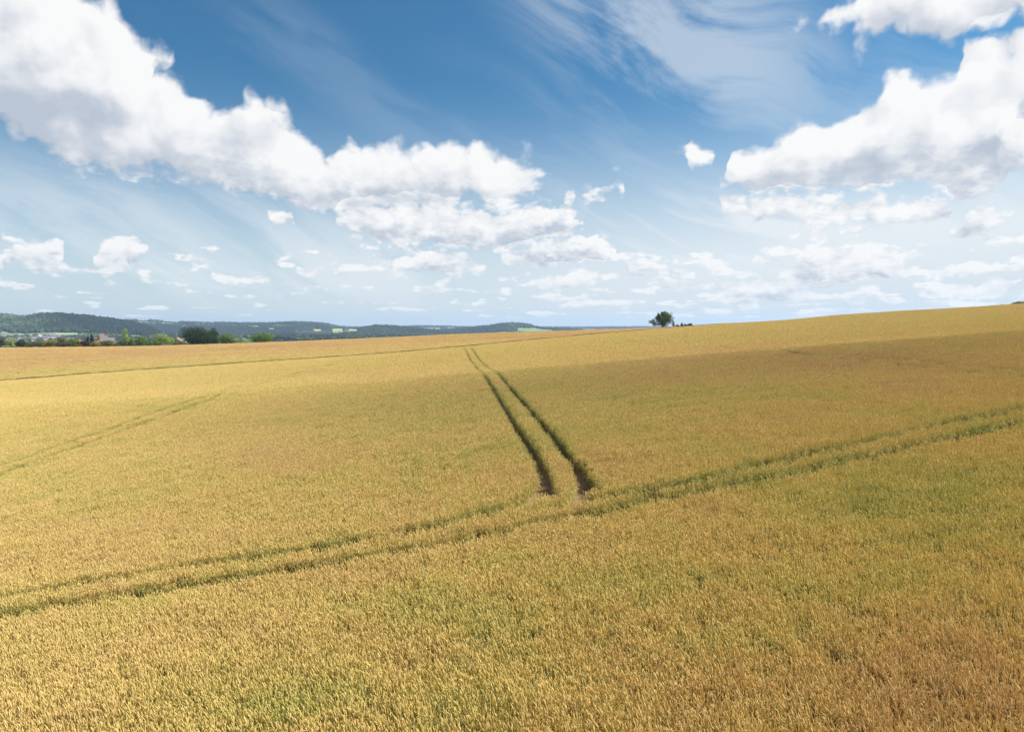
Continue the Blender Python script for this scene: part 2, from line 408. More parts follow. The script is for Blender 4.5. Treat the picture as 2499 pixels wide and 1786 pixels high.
def soil(t, out):
    tc = t.node('ShaderNodeTexCoord'); P = tc.outputs['Object']
    n1 = t.noise(P, .9, 6, .65); n2 = t.noise(P, .02, 5, .6); n3 = t.noise(P, .006, 3, .5)
    under = t.ramp(n1, [(.3, (.15, .10, .05)), (.55, (.24, .15, .08)), (.75, (.20, .18, .07))])
    grass = t.ramp(n2, [(.3, (.055, .085, .025)), (.6, (.10, .12, .04))])
    a = attr(t, 'crop'); wood = attr(t, 'col', out='Color')
    c = t.mix(a, grass, under)
    far = attr(t, 'far')
    c = t.mix(far, c, t.mix(t.smooth(n3, .3, .7), wood, t.mix(1.0, wood, (.75, .8, .75, 1), blend='MULTIPLY')))
    pbr(t, out, c, .9, .1, bump=(n1, .6, .08))
SOIL = mat('field_soil', soil)

# ================================================================== object helpers
def link(name, me, parent=None, loc=None, **kw):
    o = bpy.data.objects.new(name, me); COL.objects.link(o)
    if parent is not None: o.parent = parent
    if loc is not None: o.location = loc
    for k, v in kw.items():
        if v is not None: o[k] = v
    return o
def mesh(name, verts, faces, mats, smooth=False):
    me = bpy.data.meshes.new(name)
    if isinstance(faces, np.ndarray):
        nf, k = faces.shape; me.vertices.add(len(verts)); me.vertices.foreach_set('co', np.asarray(verts, np.float32).ravel())
        me.loops.add(nf * k); me.loops.foreach_set('vertex_index', faces.ravel().astype(np.int32))
        me.polygons.add(nf); me.polygons.foreach_set('loop_start', np.arange(0, nf * k, k, dtype=np.int32)); me.update(calc_edges=True)
    else:
        me.from_pydata([tuple(v) for v in verts], [], faces)
    for m in (mats if isinstance(mats, (list, tuple)) else [mats]): me.materials.append(m)
    me.polygons.foreach_set('use_smooth', [smooth] * len(me.polygons)); me.update(); return me
def fattr(me, name, arr, typ='FLOAT'):
    a = me.attributes.new(name, typ, 'POINT')
    a.data.foreach_set('value' if typ == 'FLOAT' else 'color', np.asarray(arr, np.float32).ravel())

# ================================================================== ground sheet
AZG = np.concatenate([np.radians(np.arange(-180, -44, 4.0)), np.radians(np.arange(-44, 44.01, .125)), np.radians(np.arange(48, 180.1, 4.0))])
RG = np.concatenate([[.5, 2, 4], np.geomspace(6, 2000, 300), np.linspace(2010, 9000, 260), [9500, 10500, 12000]])
aa, rr = np.meshgrid(AZG, RG, indexing='ij')
GX = rr * np.sin(aa); GY = rr * np.cos(aa)
# rows are laid by forward distance inside the view so that ridges keep clean crests
k = np.clip((np.radians(44.5) - np.abs(aa)) * 1000, 0, 1); GXv = rr * np.tan(np.clip(aa, -.8, .8)); GX = np.where(k > 0, GXv, GX / np.cos(np.radians(44))); GY = np.where(k > 0, rr, GY / np.cos(np.radians(44)))
GZ = ground_z(GX, GY)
na, nr = aa.shape
idx = np.arange(na * nr).reshape(na, nr)
fc = np.stack([idx[:-1, :-1].ravel(), idx[:-1, 1:].ravel(), idx[1:, 1:].ravel(), idx[1:, :-1].ravel()], 1)[:, ::-1]
me = mesh('ground', np.stack([GX.ravel(), GY.ravel(), GZ.ravel()], 1), np.ascontiguousarray(fc), SOIL, True)
DD = np.maximum(GY, np.abs(GX) / 1.3).ravel()
fattr(me, 'crop', np.clip((436 - DD) / 4, 0, 1)); fattr(me, 'far', np.clip((DD - 900) / 500, 0, 1))
PX, PY = project(GX.ravel(), np.maximum(GY.ravel(), 1), GZ.ravel())
FIELDS = [  # far fields: px, py, half width, half height, near/far limit, colour
 (20,815,34,2.6,1800,2700,(.10,.17,.06)),(80,816,45,4.2,1800,2700,(.13,.18,.07)),(165,817,42,4.2,1800,2700,(.12,.18,.07)),
 (775,805,12,3.2,3500,5000,(.38,.32,.18)),(824,803.5,15,2.7,3500,5000,(.34,.36,.14)),(824,810,15,2.8,3500,5000,(.30,.27,.15)),(862,804.5,13,3.4,3500,5000,(.30,.33,.14)),(845,808,8,2,3500,5000,(.30,.27,.15)),
 (415,787.5,22,2.2,4000,5200,(.22,.23,.14)),(372,787,12,1.2,4000,5200,(.30,.34,.18)),(350,784.5,14,2.2,4000,5200,(.24,.24,.16)),(450,793,8,1.2,4000,5200,(.3,.3,.2)),
 (500,791,26,1.2,4000,5200,(.20,.26,.14)),(560,792,20,1.2,4000,5200,(.18,.25,.13)),(620,795,15,1.6,4000,5200,(.20,.26,.14)),(663,801,9,2,4000,5200,(.26,.27,.15)),(690,793,30,1.4,4000,5200,(.16,.22,.11)),
 (1060,802,16,2.2,5500,7600,(.55,.48,.30)),(1050,801,22,1.5,5500,7600,(.34,.36,.2)),(1085,805,15,1.6,5500,7600,(.60,.50,.32)),(1125,803,18,2,5500,7600,(.20,.28,.14)),(1110,800,20,1.4,5500,7600,(.22,.3,.16)),
 (1295,804,34,5,3700,4520,(.15,.25,.10)),(1225,810,10,2,3700,4520,(.16,.24,.11)),(1330,806,22,3,3700,4520,(.14,.22,.09)),(1440,803.5,20,1.5,4500,7600,(.2,.26,.12)),(1500,803,30,1.5,4500,7600,(.22,.28,.12)),
 (590,828,30,4,1000,2600,(.12,.17,.07)),(660,832,60,4,1000,2600,(.10,.15,.06)),
]
colr = np.tile(np.array([[.035, .055, .025, 1.0]]), (len(PX), 1))
for (cx, cy, rx, ry, d0, d1, c) in FIELDS:
    mk_ = (abs(PX - cx) < rx) & (abs(PY - cy) < ry) & (DD > d0) & (DD < d1)
    colr[mk_, :3] = c
flat = (DD > 900) & (DD < 2500)
patch = fbm(GX.ravel() / 130, GY.ravel() / 170, 2, 40)
colr[flat, :3] = np.where((patch > .5)[:, None], [.11, .16, .06], [.06, .09, .035])[flat]
for (cx, cy, rx, ry, d0, d1, c) in FIELDS[:3]:
    mk_ = (abs(PX - cx) < rx) & (abs(PY - cy) < ry) & (DD > d0) & (DD < d1); colr[mk_, :3] = c
for (x0, x1, y0) in ((-60, 100, 810.6), (118, 200, 814)):     # pale farm tracks along the tops of the vineyard strips
    mk_ = (PX > x0) & (PX < x1) & (abs(PY - y0) < .7) & (DD > 1800) & (DD < 2900); colr[mk_, :3] = (.42, .44, .32)
fattr(me, 'col', colr, 'FLOAT_COLOR')
link('ground', me, kind='structure')

# ================================================================== tramlines: where the tractor wheels left no crop
def zpx(pts, ox, oy, s): return [(ox + x / s, oy + y / s) for x, y in pts]
TRACKS = [
 (.31, zpx([(125,103),(163,180),(228,262),(300,330),(355,410),(445,550),(545,720),(650,880),(740,1010),(825,1150),(850,1260)],1100,820,3.69)),
 (.31, zpx([(850,1260),(885,1340),(930,1415)],1100,820,3.69)),
 (.31, zpx([(180,103),(240,180),(330,270),(430,325),(510,415),(640,560),(760,690),(870,820),(970,940),(1070,1060),(1155,1160),(1195,1290),(1150,1390),(1115,1440)],1100,820,3.69)),
 (.27, zpx([(1175,1200),(1330,1360)],1100,820,3.69)),
 (.42, zpx([(850,1250),(770,1380),(600,1490),(400,1540),(200,1590)],1100,820,3.69)),
 (.40, [(-300,1490),(0,1448),(400,1382),(801,1324),(1050,1278),(1154,1252)]),
 (.40, [(1371,1226),(1452,1210),(1588,1186),(1700,1168),(1940,1108),(2203,1049),(2499,992),(2900,915)]),
 (.44, [(-300,1535),(0,1489),(515,1411),(972,1336),(1190,1294),(1317,1262),(1430,1245),(1506,1232),(1588,1211),(1700,1191),(1852,1164),(2027,1124),(2379,1049),(2499,1022),(2900,945)]),
 (.36, zpx([(-300,960),(0,850),(180,775),(380,710),(640,620),(900,525),(1100,455),(1300,390),(1500,320),(1620,290),(1850,235),(2000,200)],0,820,2.526)),
 (.34, zpx([(-300,890),(60,775),(170,745),(300,690),(500,625),(700,560),(900,485),(1100,420),(1300,360),(1500,300),(1620,272),(1850,222),(2000,188),(2150,140)],0,820,2.526)),
 (.36, zpx([(-120,165),(100,190),(250,205),(570,218),(800,232),(1000,252),(1200,272),(1500,297),(1900,342),(2273,378),(2600,420)],1500,750,2.275)),
 (.32, zpx([(600,212),(1000,245),(1300,264),(1500,280),(1700,292),(1900,312),(2273,350),(2600,385)],1500,750,2.275)),
] + [(-.05, p) for p in ([(905,1230),(925,1150),(945,1070),(960,1000),(975,930)], [(1010,1230),(1020,1150),(1030,1060),(1036,980)], [(1085,1225),(1080,1150),(1072,1080)], [(1165,1215),(1143,1140),(1126,1080)], [(980,1180),(992,1100),(1003,1030)])]
SEGS = []
for hw, pts in TRACKS:
    wp = [hit(*p) for p in pts]
    for (a, b) in zip(wp[:-1], wp[1:]): SEGS.append((hw, a, b))
def track_clear(X, Y):
    """distance outside the wheel marks, negative inside"""
    best = np.full(X.shape, 9.0)
    for hw, (ax, ay), (bx, by) in SEGS:
        dx, dy = bx - ax, by - ay; L2 = dx*dx + dy*dy + 1e-9
        t = np.clip(((X - ax) * dx + (Y - ay) * dy) / L2, 0, 1)
        best = np.minimum(best, np.hypot(X - ax - t * dx, Y - ay - t * dy) - hw)
    return best

# ================================================================== crop: tufts of wheat, scattered by geometry nodes
def tuft(name, seed, lean=.30, n=11, rad=.19):
    r = random.Random(seed); V = []; Fs = []; M = []
    def quad(a, b, c, d, m): 
        i = len(V); V.extend([a, b, c, d]); Fs.append((i, i+1, i+2, i+3)); M.append(m)
    for k in range(n):
        ang = r.uniform(0, 6.283); rd = rad * math.sqrt(r.random()); bx, by = rd * math.cos(ang), rd * math.sin(ang)
        h = r.uniform(.58, .78); lx = -abs(r.gauss(lean, .20)) if r.random() < .85 else r.uniform(.05, .3); ly = r.gauss(0, .2)
        base = Vector((bx, by, 0)); top = Vector((bx + lx * .10, by + ly * .10, h))
        ta = r.uniform(0, 3.14); sv = Vector((math.cos(ta), math.sin(ta), 0)) * .0035
        mid = base.lerp(top, .55) - Vector((lx, ly, 0)) * .02
        quad(base - sv, base + sv, mid + sv, mid - sv, 0); quad(mid - sv, mid + sv, top + sv, top - sv, 0)
        for q in range(3):
            a2 = r.uniform(0, 6.283); z0 = r.uniform(.12, .55) * h / .7; L = r.uniform(.14, .26); dv = Vector((math.cos(a2), math.sin(a2), 0)); wv_ = Vector((-dv.y, dv.x, 0)) * .0065
            p0 = base.lerp(top, z0 / h); p1 = p0 + dv * L * .45 + Vector((0, 0, L * .55)); p2 = p0 + dv * L + Vector((0, 0, L * r.uniform(-.2, .5)))
            quad(p0 - wv_, p0 + wv_, p1 + wv_, p1 - wv_, 0); quad(p1 - wv_, p1 + wv_, p2 + wv_ * .3, p2 - wv_ * .3, 0)
        L = r.uniform(.085, .12); d0 = Vector((lx * .55, ly * .55, 1)).normalized(); d1 = Vector((lx * 1.15, ly * 1.15, .95)).normalized()
        c0 = top; c1 = top + d0 * L * .35; c2 = c1 + d1 * L * .4; c3 = c2 + d1 * L * .25
        side = d1.cross(Vector((r.uniform(-1, 1), r.uniform(-1, 1), .2))).normalized(); s2 = d1.cross(side)
        rings = [(c0, .004), (c1, .0100), (c2, .0085), (c3, .002)]
        i0 = len(V)
        for c, w_ in rings:
            for a, b in ((side, 1), (s2, .7), (side, -1), (s2, -.7)): V.append(c + a * b * w_)
        for j in range(3):
            for q in range(4):
                Fs.append((i0 + j*4 + q, i0 + j*4 + (q+1) % 4, i0 + (j+1)*4 + (q+1) % 4, i0 + (j+1)*4 + q)); M.append(1)
    me = mesh(name, V, Fs, [LEAF, EAR]); me.polygons.foreach_set('material_index', M); return me

def scatter_group(name, protos):
    ng = bpy.data.node_groups.new(name, 'GeometryNodeTree')
    ng.interface.new_socket('Geometry', in_out='INPUT', socket_type='NodeSocketGeometry'); ng.interface.new_socket('Geometry', in_out='OUTPUT', socket_type='NodeSocketGeometry')
    t = NT(ng); i = t.node('NodeGroupInput'); o = t.node('NodeGroupOutput')
    ci = t.node('GeometryNodeCollectionInfo'); ci.inputs['Collection'].default_value = protos
    ci.inputs['Separate Children'].default_value = True; ci.inputs['Reset Children'].default_value = True
    ip = t.node('GeometryNodeInstanceOnPoints'); ip.inputs['Pick Instance'].default_value = True
    def na(nm, ty):
        a = t.node('GeometryNodeInputNamedAttribute', data_type=ty); a.inputs['Name'].default_value = nm; return a.outputs[0]
    cx = t.node('ShaderNodeCombineXYZ'); t.l.new(na('rot', 'FLOAT'), cx.inputs[2])
    sx_ = t.node('ShaderNodeCombineXYZ'); sw = na('wide', 'FLOAT'); t.l.new(sw, sx_.inputs[0]); t.l.new(sw, sx_.inputs[1]); t.l.new(na('tall', 'FLOAT'), sx_.inputs[2])
    t.l.new(i.outputs[0], ip.inputs['Points']); t.l.new(ci.outputs[0], ip.inputs['Instance'])
    t.l.new(cx.outputs[0], ip.inputs['Rotation']); t.l.new(sx_.outputs[0], ip.inputs['Scale'])
    t.l.new(na('pick', 'INT'), ip.inputs['Instance Index'])
    t.l.new(ip.outputs[0], o.inputs[0]); return ng
def scatter(name, X, Y, Z, protos, wide, tall, ripe_shade=None, rot=None, **props):
    n = len(X); me = bpy.data.meshes.new(name); me.vertices.add(n); me.vertices.foreach_set('co', np.stack([X, Y, Z], 1).astype(np.float32).ravel())
    fattr(me, 'wide', wide); fattr(me, 'tall', tall); fattr(me, 'rot', rng.uniform(-.7, .7, n) if rot is None else rot)
    a = me.attributes.new('pick', 'INT', 'POINT'); a.data.foreach_set('value', rng.integers(0, len(protos.objects), n).astype(np.int32))
    if ripe_shade is not None: fattr(me, 'ripe_shade', ripe_shade)
    o = link(name, me, kind='stuff', **props)
    md = o.modifiers.new('scatter', 'NODES'); md.node_group = scatter_group(name + '_scatter', protos); return o
def proto_coll(name, meshes):
    c = bpy.data.collections.new(name)
    for i, m in enumerate(meshes): c.objects.link(bpy.data.objects.new(name + '_piece', m))
    return c
WHEAT = proto_coll('wheat_tufts', [tuft('wheat_tuft', 100 + i) for i in range(8)])

def sample(d0, d1, umax, n0, dref=30, p=1.3):
    """points over the wedge of ground the camera looks across, thinning with distance"""
    Ds = np.linspace(d0, d1, 4000); dens_ = n0 * np.minimum(1, (dref / Ds) ** p); wgt = dens_ * 2 * umax * Ds
    cdf = np.concatenate([[0], np.cumsum((wgt[1:] + wgt[:-1]) / 2 * np.diff(Ds))]); n = int(cdf[-1])
    Y = np.interp(rng.uniform(0, cdf[-1], n), cdf, Ds); X = rng.uniform(-umax, umax, n) * Y
    return X, Y, n0 / np.interp(Y, Ds, dens_)

# ripeness of the crop: greener and browner patches of the field, the cloud-shadow band painted browner, -1 green .. 0 gold .. 1 brown
RIPE_SHADE = [(2250,1700,480,150,.58),(1650,1740,350,80,.35),(640,1120,170,60,.30),(330,1290,300,50,.12),(1500,1130,260,60,.18),(2150,1370,160,40,.10),(1650,1250,220,30,.2),
 (2050,880,500,52,.62),(2400,960,300,40,.35),(1500,905,220,25,.30),(900,912,200,18,.35),(700,1560,240,60,.2),(350,1620,200,60,.12),(1150,1600,200,40,.1),
 (1900,960,330,38,-.42),(1650,985,140,28,-.30),(2150,1200,330,80,-.24),(1750,1430,420,70,-.34),(2380,1280,250,60,-.26),(1850,1560,280,50,-.35),(560,1470,260,40,-.32),
 (900,1700,400,60,-.25),(760,1180,200,36,-.28),(150,1480,200,40,-.12),(250,1180,260,40,-.16),(1300,905,120,22,-.2),(1100,1500,300,60,-.25),(300,1540,260,30,-.22),(1250,1240,120,20,-.3),(620,1720,240,40,-.3),(500,1010,260,30,-.12),(1750,830,260,8,-.25),(1400,1380,160,30,-.1)]
def ripeness_shade(X, Y, Z):
    px, py = project(X, Y, Z); r = np.zeros(len(X))
    wx = (fbm(X / 3.5, Y / 3.5, 3, 21) - .5) * 1.0; wy = (fbm(X / 3.5, Y / 3.5, 3, 31) - .5) * 1.0
    for cx, cy, rx, ry, v in RIPE_SHADE:
        q = ((px - cx) / rx + wx) ** 2 + ((py - cy) / ry + wy) ** 2
        r += v * .72 * np.exp(-q * 1.1)
    r += (fbm(X / 2.2 + 9, Y / 2.2, 4, 5) - .5) * .70 + (fbm(X / 14, Y / 9, 3, 8) - .5) * .45 + rng.normal(0, .07, len(X))
    return r
X, Y, thin = sample(6.5, 345, .86, 52)
# the same crop goes on beyond both sides of the view, a little thinner
Ys = rng.uniform(0, 1, 90000) ** 1.5 * 240 + 4; Xs = np.where(rng.random(len(Ys)) < .5, -1, 1) * (.86 * Ys + rng.uniform(0, 16, len(Ys)))
X = np.concatenate([X, Xs]); Y = np.concatenate([Y, Ys]); thin = np.concatenate([thin, np.maximum(3.2, (Ys / 30) ** 1.3 * 2)])
u = X / Y; keep = Y < edge_D(u) + np.where(u > ray(1700, 795)[0], 12, 0)
tc_ = track_clear(X, Y); keep &= tc_ > .15 * np.clip(thin ** .42, 1, 3.2) * rng.uniform(.6, 1.0, len(X)) - .04
X, Y, thin, tc_ = X[keep], Y[keep], thin[keep], tc_[keep]
Z = ground_z(X, Y); rp = ripeness_shade(X, Y, Z + .7) + .04 - .22 * np.clip(1 - tc_ / .42, 0, 1) * (Y < 150)
tall = (1.0 + (fbm(X / 1.5, Y / 1.5, 3, 77) - .5) * .30) * rng.uniform(.93, 1.07, len(X)); wide = np.clip(thin ** .42, 1, 3.2) * rng.uniform(.9, 1.15, len(X))
print('wheat tufts', len(X))
scatter('wheat_field', X, Y, Z, WHEAT, wide, tall, rp, label='golden wheat field with greener patches and tractor tramlines filling the foreground', category='wheat')

X, Y, thin = sample(240, 440, .84, .85 * 12, 30, 1.05)
u = X / Y; keep = (Y > edge_D(u) + 2.0) & (Y < 436) & (u < ray(1760, 790)[0]); X, Y, thin = X[keep], Y[keep], thin[keep]
Z = ground_z(X, Y); px, py = project(X, Y, Z)
rp = .60 + (fbm(X / 70, Y / 9, 3, 15) - .5) * 1.0 + (fbm(X / 8, Y / 8, 2, 18) - .5) * .4 - .5 * np.exp(-((Y - edge_D(X / Y) - 20) / 30) ** 2) * (px < 1200)
print('tan tufts', len(X))
scatter('barley_field', X, Y, Z, WHEAT, np.full(len(X), 4.2) * rng.uniform(.85, 1.15, len(X)), rng.uniform(.95, 1.08, len(X)), rp, label='strip of browner tan cereal crop behind the golden wheat', category='crop')
# rough grass bank between the two fields
n = 9000; u = rng.uniform(ray(-200, 930)[0], ray(1760, 790)[0], n); Y = edge_D(u) + rng.uniform(.4, 1.8, n) + (fbm(u * 60, u * 0, 3, 4) - .5) * 1.5; X = u * Y
scatter('grass_verge', X, Y, ground_z(X, Y), proto_coll('verge_tufts', [(lambda m: (m.materials.clear(), m.materials.append(VERGE), m)[2])(tuft('verge_tuft', 300 + i, .2)) for i in range(3)]),
        rng.uniform(1.2, 2.2, n), rng.uniform(.9, 1.2, n) + (fbm(X / 6, Y / 6, 3, 9) - .3) * .35, label='thin dark grassy verge between the golden wheat and the tan crop', category='grass')

# ================================================================== trees and bushes
def leafmat(name, dark, light, trans=.25):
    def b(t, out):
        tc = t.node('ShaderNodeTexCoord'); n = t.noise(tc.outputs['Object'], .55, 4, .7)
        pbr(t, out, t.ramp(n, [(.35, dark), (.65, light)]), .75, .1, trans)
    return mat(name, b)
LM = {
 'oak': leafmat('leaves_oak', (.05, .085, .025), (.15, .21, .06)),
 'dark': leafmat('leaves_dark', (.02, .04, .014), (.06, .10, .03)),
 'mid': leafmat('leaves_mid', (.09, .145, .035), (.21, .30, .075)),
 'light': leafmat('leaves_light', (.17, .24, .055), (.34, .43, .13)),
 'olive': leafmat('leaves_olive', (.09, .105, .03), (.20, .21, .07)),
 'gold': leafmat('leaves_gold', (.16, .15, .03), (.42, .32, .04)),
 'yellow': leafmat('leaves_yellow', (.30, .22, .02), (.62, .42, .03)),
 'brown': leafmat('leaves_brown', (.06, .05, .03), (.13, .10, .05)),
 'purple': leafmat('leaves_purple', (.045, .025, .035), (.10, .05, .06)),
 'conifer': leafmat('needles_dark', (.010, .016, .010), (.028, .035, .018), .1),
 'grey': leafmat('leaves_grey', (.04, .055, .04), (.09, .11, .07)),
}
BARK = simple('bark', (.10, .075, .05), .9, .1, .3, 3)

def limb(V, Fs, p0, p1, r0, r1, n=6):
    d = (p1 - p0).normalized(); a = d.cross(Vector((.3, .9, .1))).normalized(); b = d.cross(a); i = len(V)
    for p, r in ((p0, r0), (p1, r1)):
        for k in range(n):
            t = k / n * 6.2832; V.append(p + (a * math.cos(t) + b * math.sin(t)) * r)
    for k in range(n): Fs.append((i + k, i + (k+1) % n, i + n + (k+1) % n, i + n + k))
def trunk_mesh(h, r, lumps, seed):
    rr_ = random.Random(seed); V = []; Fs = []; p = Vector((0, 0, -.6)); prev = r * 1.3
    for k in range(1, 5):
        q = Vector((rr_.uniform(-.04, .04) * h, rr_.uniform(-.04, .04) * h, h * k / 4)); nr_ = r * (1.1 - .2 * k); limb(V, Fs, p, q, prev, nr_, 8); p = q; prev = nr_
    for (x, y, z, rx, ry, rz) in lumps:
        s = Vector((0, 0, h * rr_.uniform(.45, .9))); e = Vector((x, y, z)); m = s.lerp(e, .5) + Vector((rr_.uniform(-.2, .2), rr_.uniform(-.2, .2), .15)) * rx * .5
        limb(V, Fs, s, m, r * .5, r * .3); limb(V, Fs, m, e, r * .3, r * .08)
        for _ in range(3):
            e2 = e + Vector((rr_.uniform(-1, 1) * rx, rr_.uniform(-1, 1) * ry, rr_.uniform(-.3, 1) * rz)) * .8; limb(V, Fs, m.lerp(e, .6), e2, r * .16, r * .04, 4)
    return mesh('trunk', V, Fs, BARK, True)
def crown_mesh(lumps, n, leaf, material, seed, gap=.42):
    rs = np.random.default_rng(seed); L = np.array(lumps); vol = (L[:, 3] * L[:, 4] * L[:, 5]) ** .72; k = rs.choice(len(L), n * 2, p=vol / vol.sum())
    d = rs.normal(size=(n * 2, 3)); d /= np.linalg.norm(d, axis=1)[:, None]
    rad = rs.uniform(0, 1, n * 2) ** .30; c = L[k, :3] + d * rad[:, None] * L[k, 3:6]
    sc_ = L[:, 3:6].mean() * .42
    nz = vnoise(c[:, 0] / sc_ + c[:, 2] * .7, c[:, 1] / sc_ + c[:, 2] / sc_, seed); ok = nz > gap - .25 * (rad < .6); c = c[ok][:n]; d = d[ok][:n]; m = len(c)
    nrm = d + rs.normal(size=(m, 3)) * .55; nrm /= np.linalg.norm(nrm, axis=1)[:, None]
    a = np.cross(nrm, rs.normal(size=(m, 3))); a /= np.linalg.norm(a, axis=1)[:, None]; b = np.cross(nrm, a)
    s = leaf * rs.uniform(.6, 1.4, m)[:, None]; a *= s; b *= s * .7
    bend = nrm * s * .25
    V = np.stack([c - a, c - b * .9 + bend, c + a, c + b + bend], 1).reshape(-1, 3); Fc = np.arange(m * 4).reshape(m, 4)
    return mesh('crown', V, Fc, material)
def make_lumps(w, h, seed, shape='round'):
    """crown lumps for a crown w wide and h high with its foot at z = 0"""
    r = random.Random(seed); out = []
    if shape == 'cone':
        for k in range(7):
            f = k / 6; rad = w / 2 * (1.02 - f) + .1; out.append((r.uniform(-.1, .1) * w, r.uniform(-.1, .1) * w, h * (.08 + .88 * f), rad, rad, h * .12))
    elif shape == 'column':
        for k in range(7):
            f = k / 6; rad = w / 2 * (.75 + .3 * math.sin(f * 3.14) - .35 * f); out.append((r.uniform(-.12, .12) * w, r.uniform(-.1, .1) * w, h * (.08 + .84 * f), rad, rad, h * .13))
    else:
        n = 8 if shape == 'round' else 6
        for k in range(n):
            a = r.uniform(0, 6.283); q = r.uniform(.15, .62) * w / 2; z = h * r.uniform(.3, .74); s = r.uniform(.24, .36) * w
            out.append((q * math.cos(a), q * math.sin(a) * .8, z, s, s * .9, min(s * .8, h - z)))
        out.append((0, 0, h * .42, w * .40, w * .36, h * .42)); out.append((r.uniform(-.1, .1) * w, 0, h * .76, w * .24, w * .24, h * .23))
    return out
def tree(name, label, cat, px, top, wpx, D, kind='mid', shape='round', n=1500, lumps=None, leaf=None, group=None, seed=0, trunk=None, base=None, gap=.42):
    X, Dd, z0 = on_ground(px, D); s = D / F
    h = ray(px, top)[1] * D - z0; w = wpx * s
    root = link(name, None, loc=(X, Dd, z0), label=label, category=cat, group=group)
    foot = (h * .12 if shape in ('round',) else 0) if base is None else max(0, ray(px, base)[1] * D - z0)
    if lumps is None: lumps = [(a, b, c + foot, d, e, f) for a, b, c, d, e, f in make_lumps(w, h - foot, seed + 5, shape)]
    link('crown', crown_mesh(lumps, n, leaf or max(.22, w * .035), LM[kind], seed + 11, gap), root)
    link('trunk', trunk_mesh(h * .55, trunk or max(.08, w * .028), lumps, seed + 3), root)
    return root

# the lone oak on the skyline: lumps drawn after its outline (offset px, height px above its foot, radii px)
DO = 445.0; so = DO / F
ol = [(4,26,17,11),(-4,24,13,10),(8,20,15,11),(18,22,9,9),(2,31,14,6),(-6,30,8,7),(6,33,9,6),(16,29,8,8),(-12,20,9,8),(-22,14,7,6),(-27,12,6,5.5),(-24,6,3,3),(24,17,7,9),(28,10,5,8),(-2,12,12,10),(10,14,10,9),(2,5,14,5),(-14,7,8,6),(26,5,3,5),(-8,22,9,8)]
oz = float(ground_z(ray(1616, 798)[0] * DO, DO)); ob = ray(1616, 798)[1] * DO - oz
lump3 = [(x * so, (hash_ := ((i * 37) % 7 - 3) * .7), y * so + ob, rx * so, rx * so * .9, ry * so) for i, (x, y, rx, ry) in enumerate(ol)]
tree('oak_tree', 'large lone oak with a gappy crown on the skyline, its right side brightest', 'tree', 1616, 760.5, 58, DO, 'oak', n=5200, lumps=lump3, leaf=.30, seed=41, trunk=.55, gap=.50)
for i, (px, top, w, kd, lb) in enumerate([
  (1654, 791.5, 12, 'dark', 'low dark bush on the skyline just right of the lone oak'),
  (1663, 787, 9, 'dark', 'small umbrella-topped bush on the skyline right of the lone oak'),
  (1671, 790.5, 12, 'dark', 'low rounded bush third to the right of the lone oak'),
  (1683, 788.5, 15, 'dark', 'widest dark bush at the right end of the row beyond the oak')]):
    tree('bush', lb, 'bush', px, top, w, 452, kd, 'bush', n=900, seed=60 + i, leaf=.25)
tree('bush', 'small dark green bush peeking over the crest at the right', 'bush', 2441, 741.5, 13, 345, 'olive', 'bush', n=900, seed=70, leaf=.2)
tree('shrub_thicket', 'broad green thicket peeking over the crest at the right edge', 'bush', 2488, 735.5, 50, 345, 'mid', 'bush', n=2600, seed=71, leaf=.25)
tree('shrub_thicket', 'low olive scrub between the two bushes at the right crest', 'bush', 2466, 740.5, 22, 345, 'olive', 'bush', n=1000, seed=72, leaf=.2)

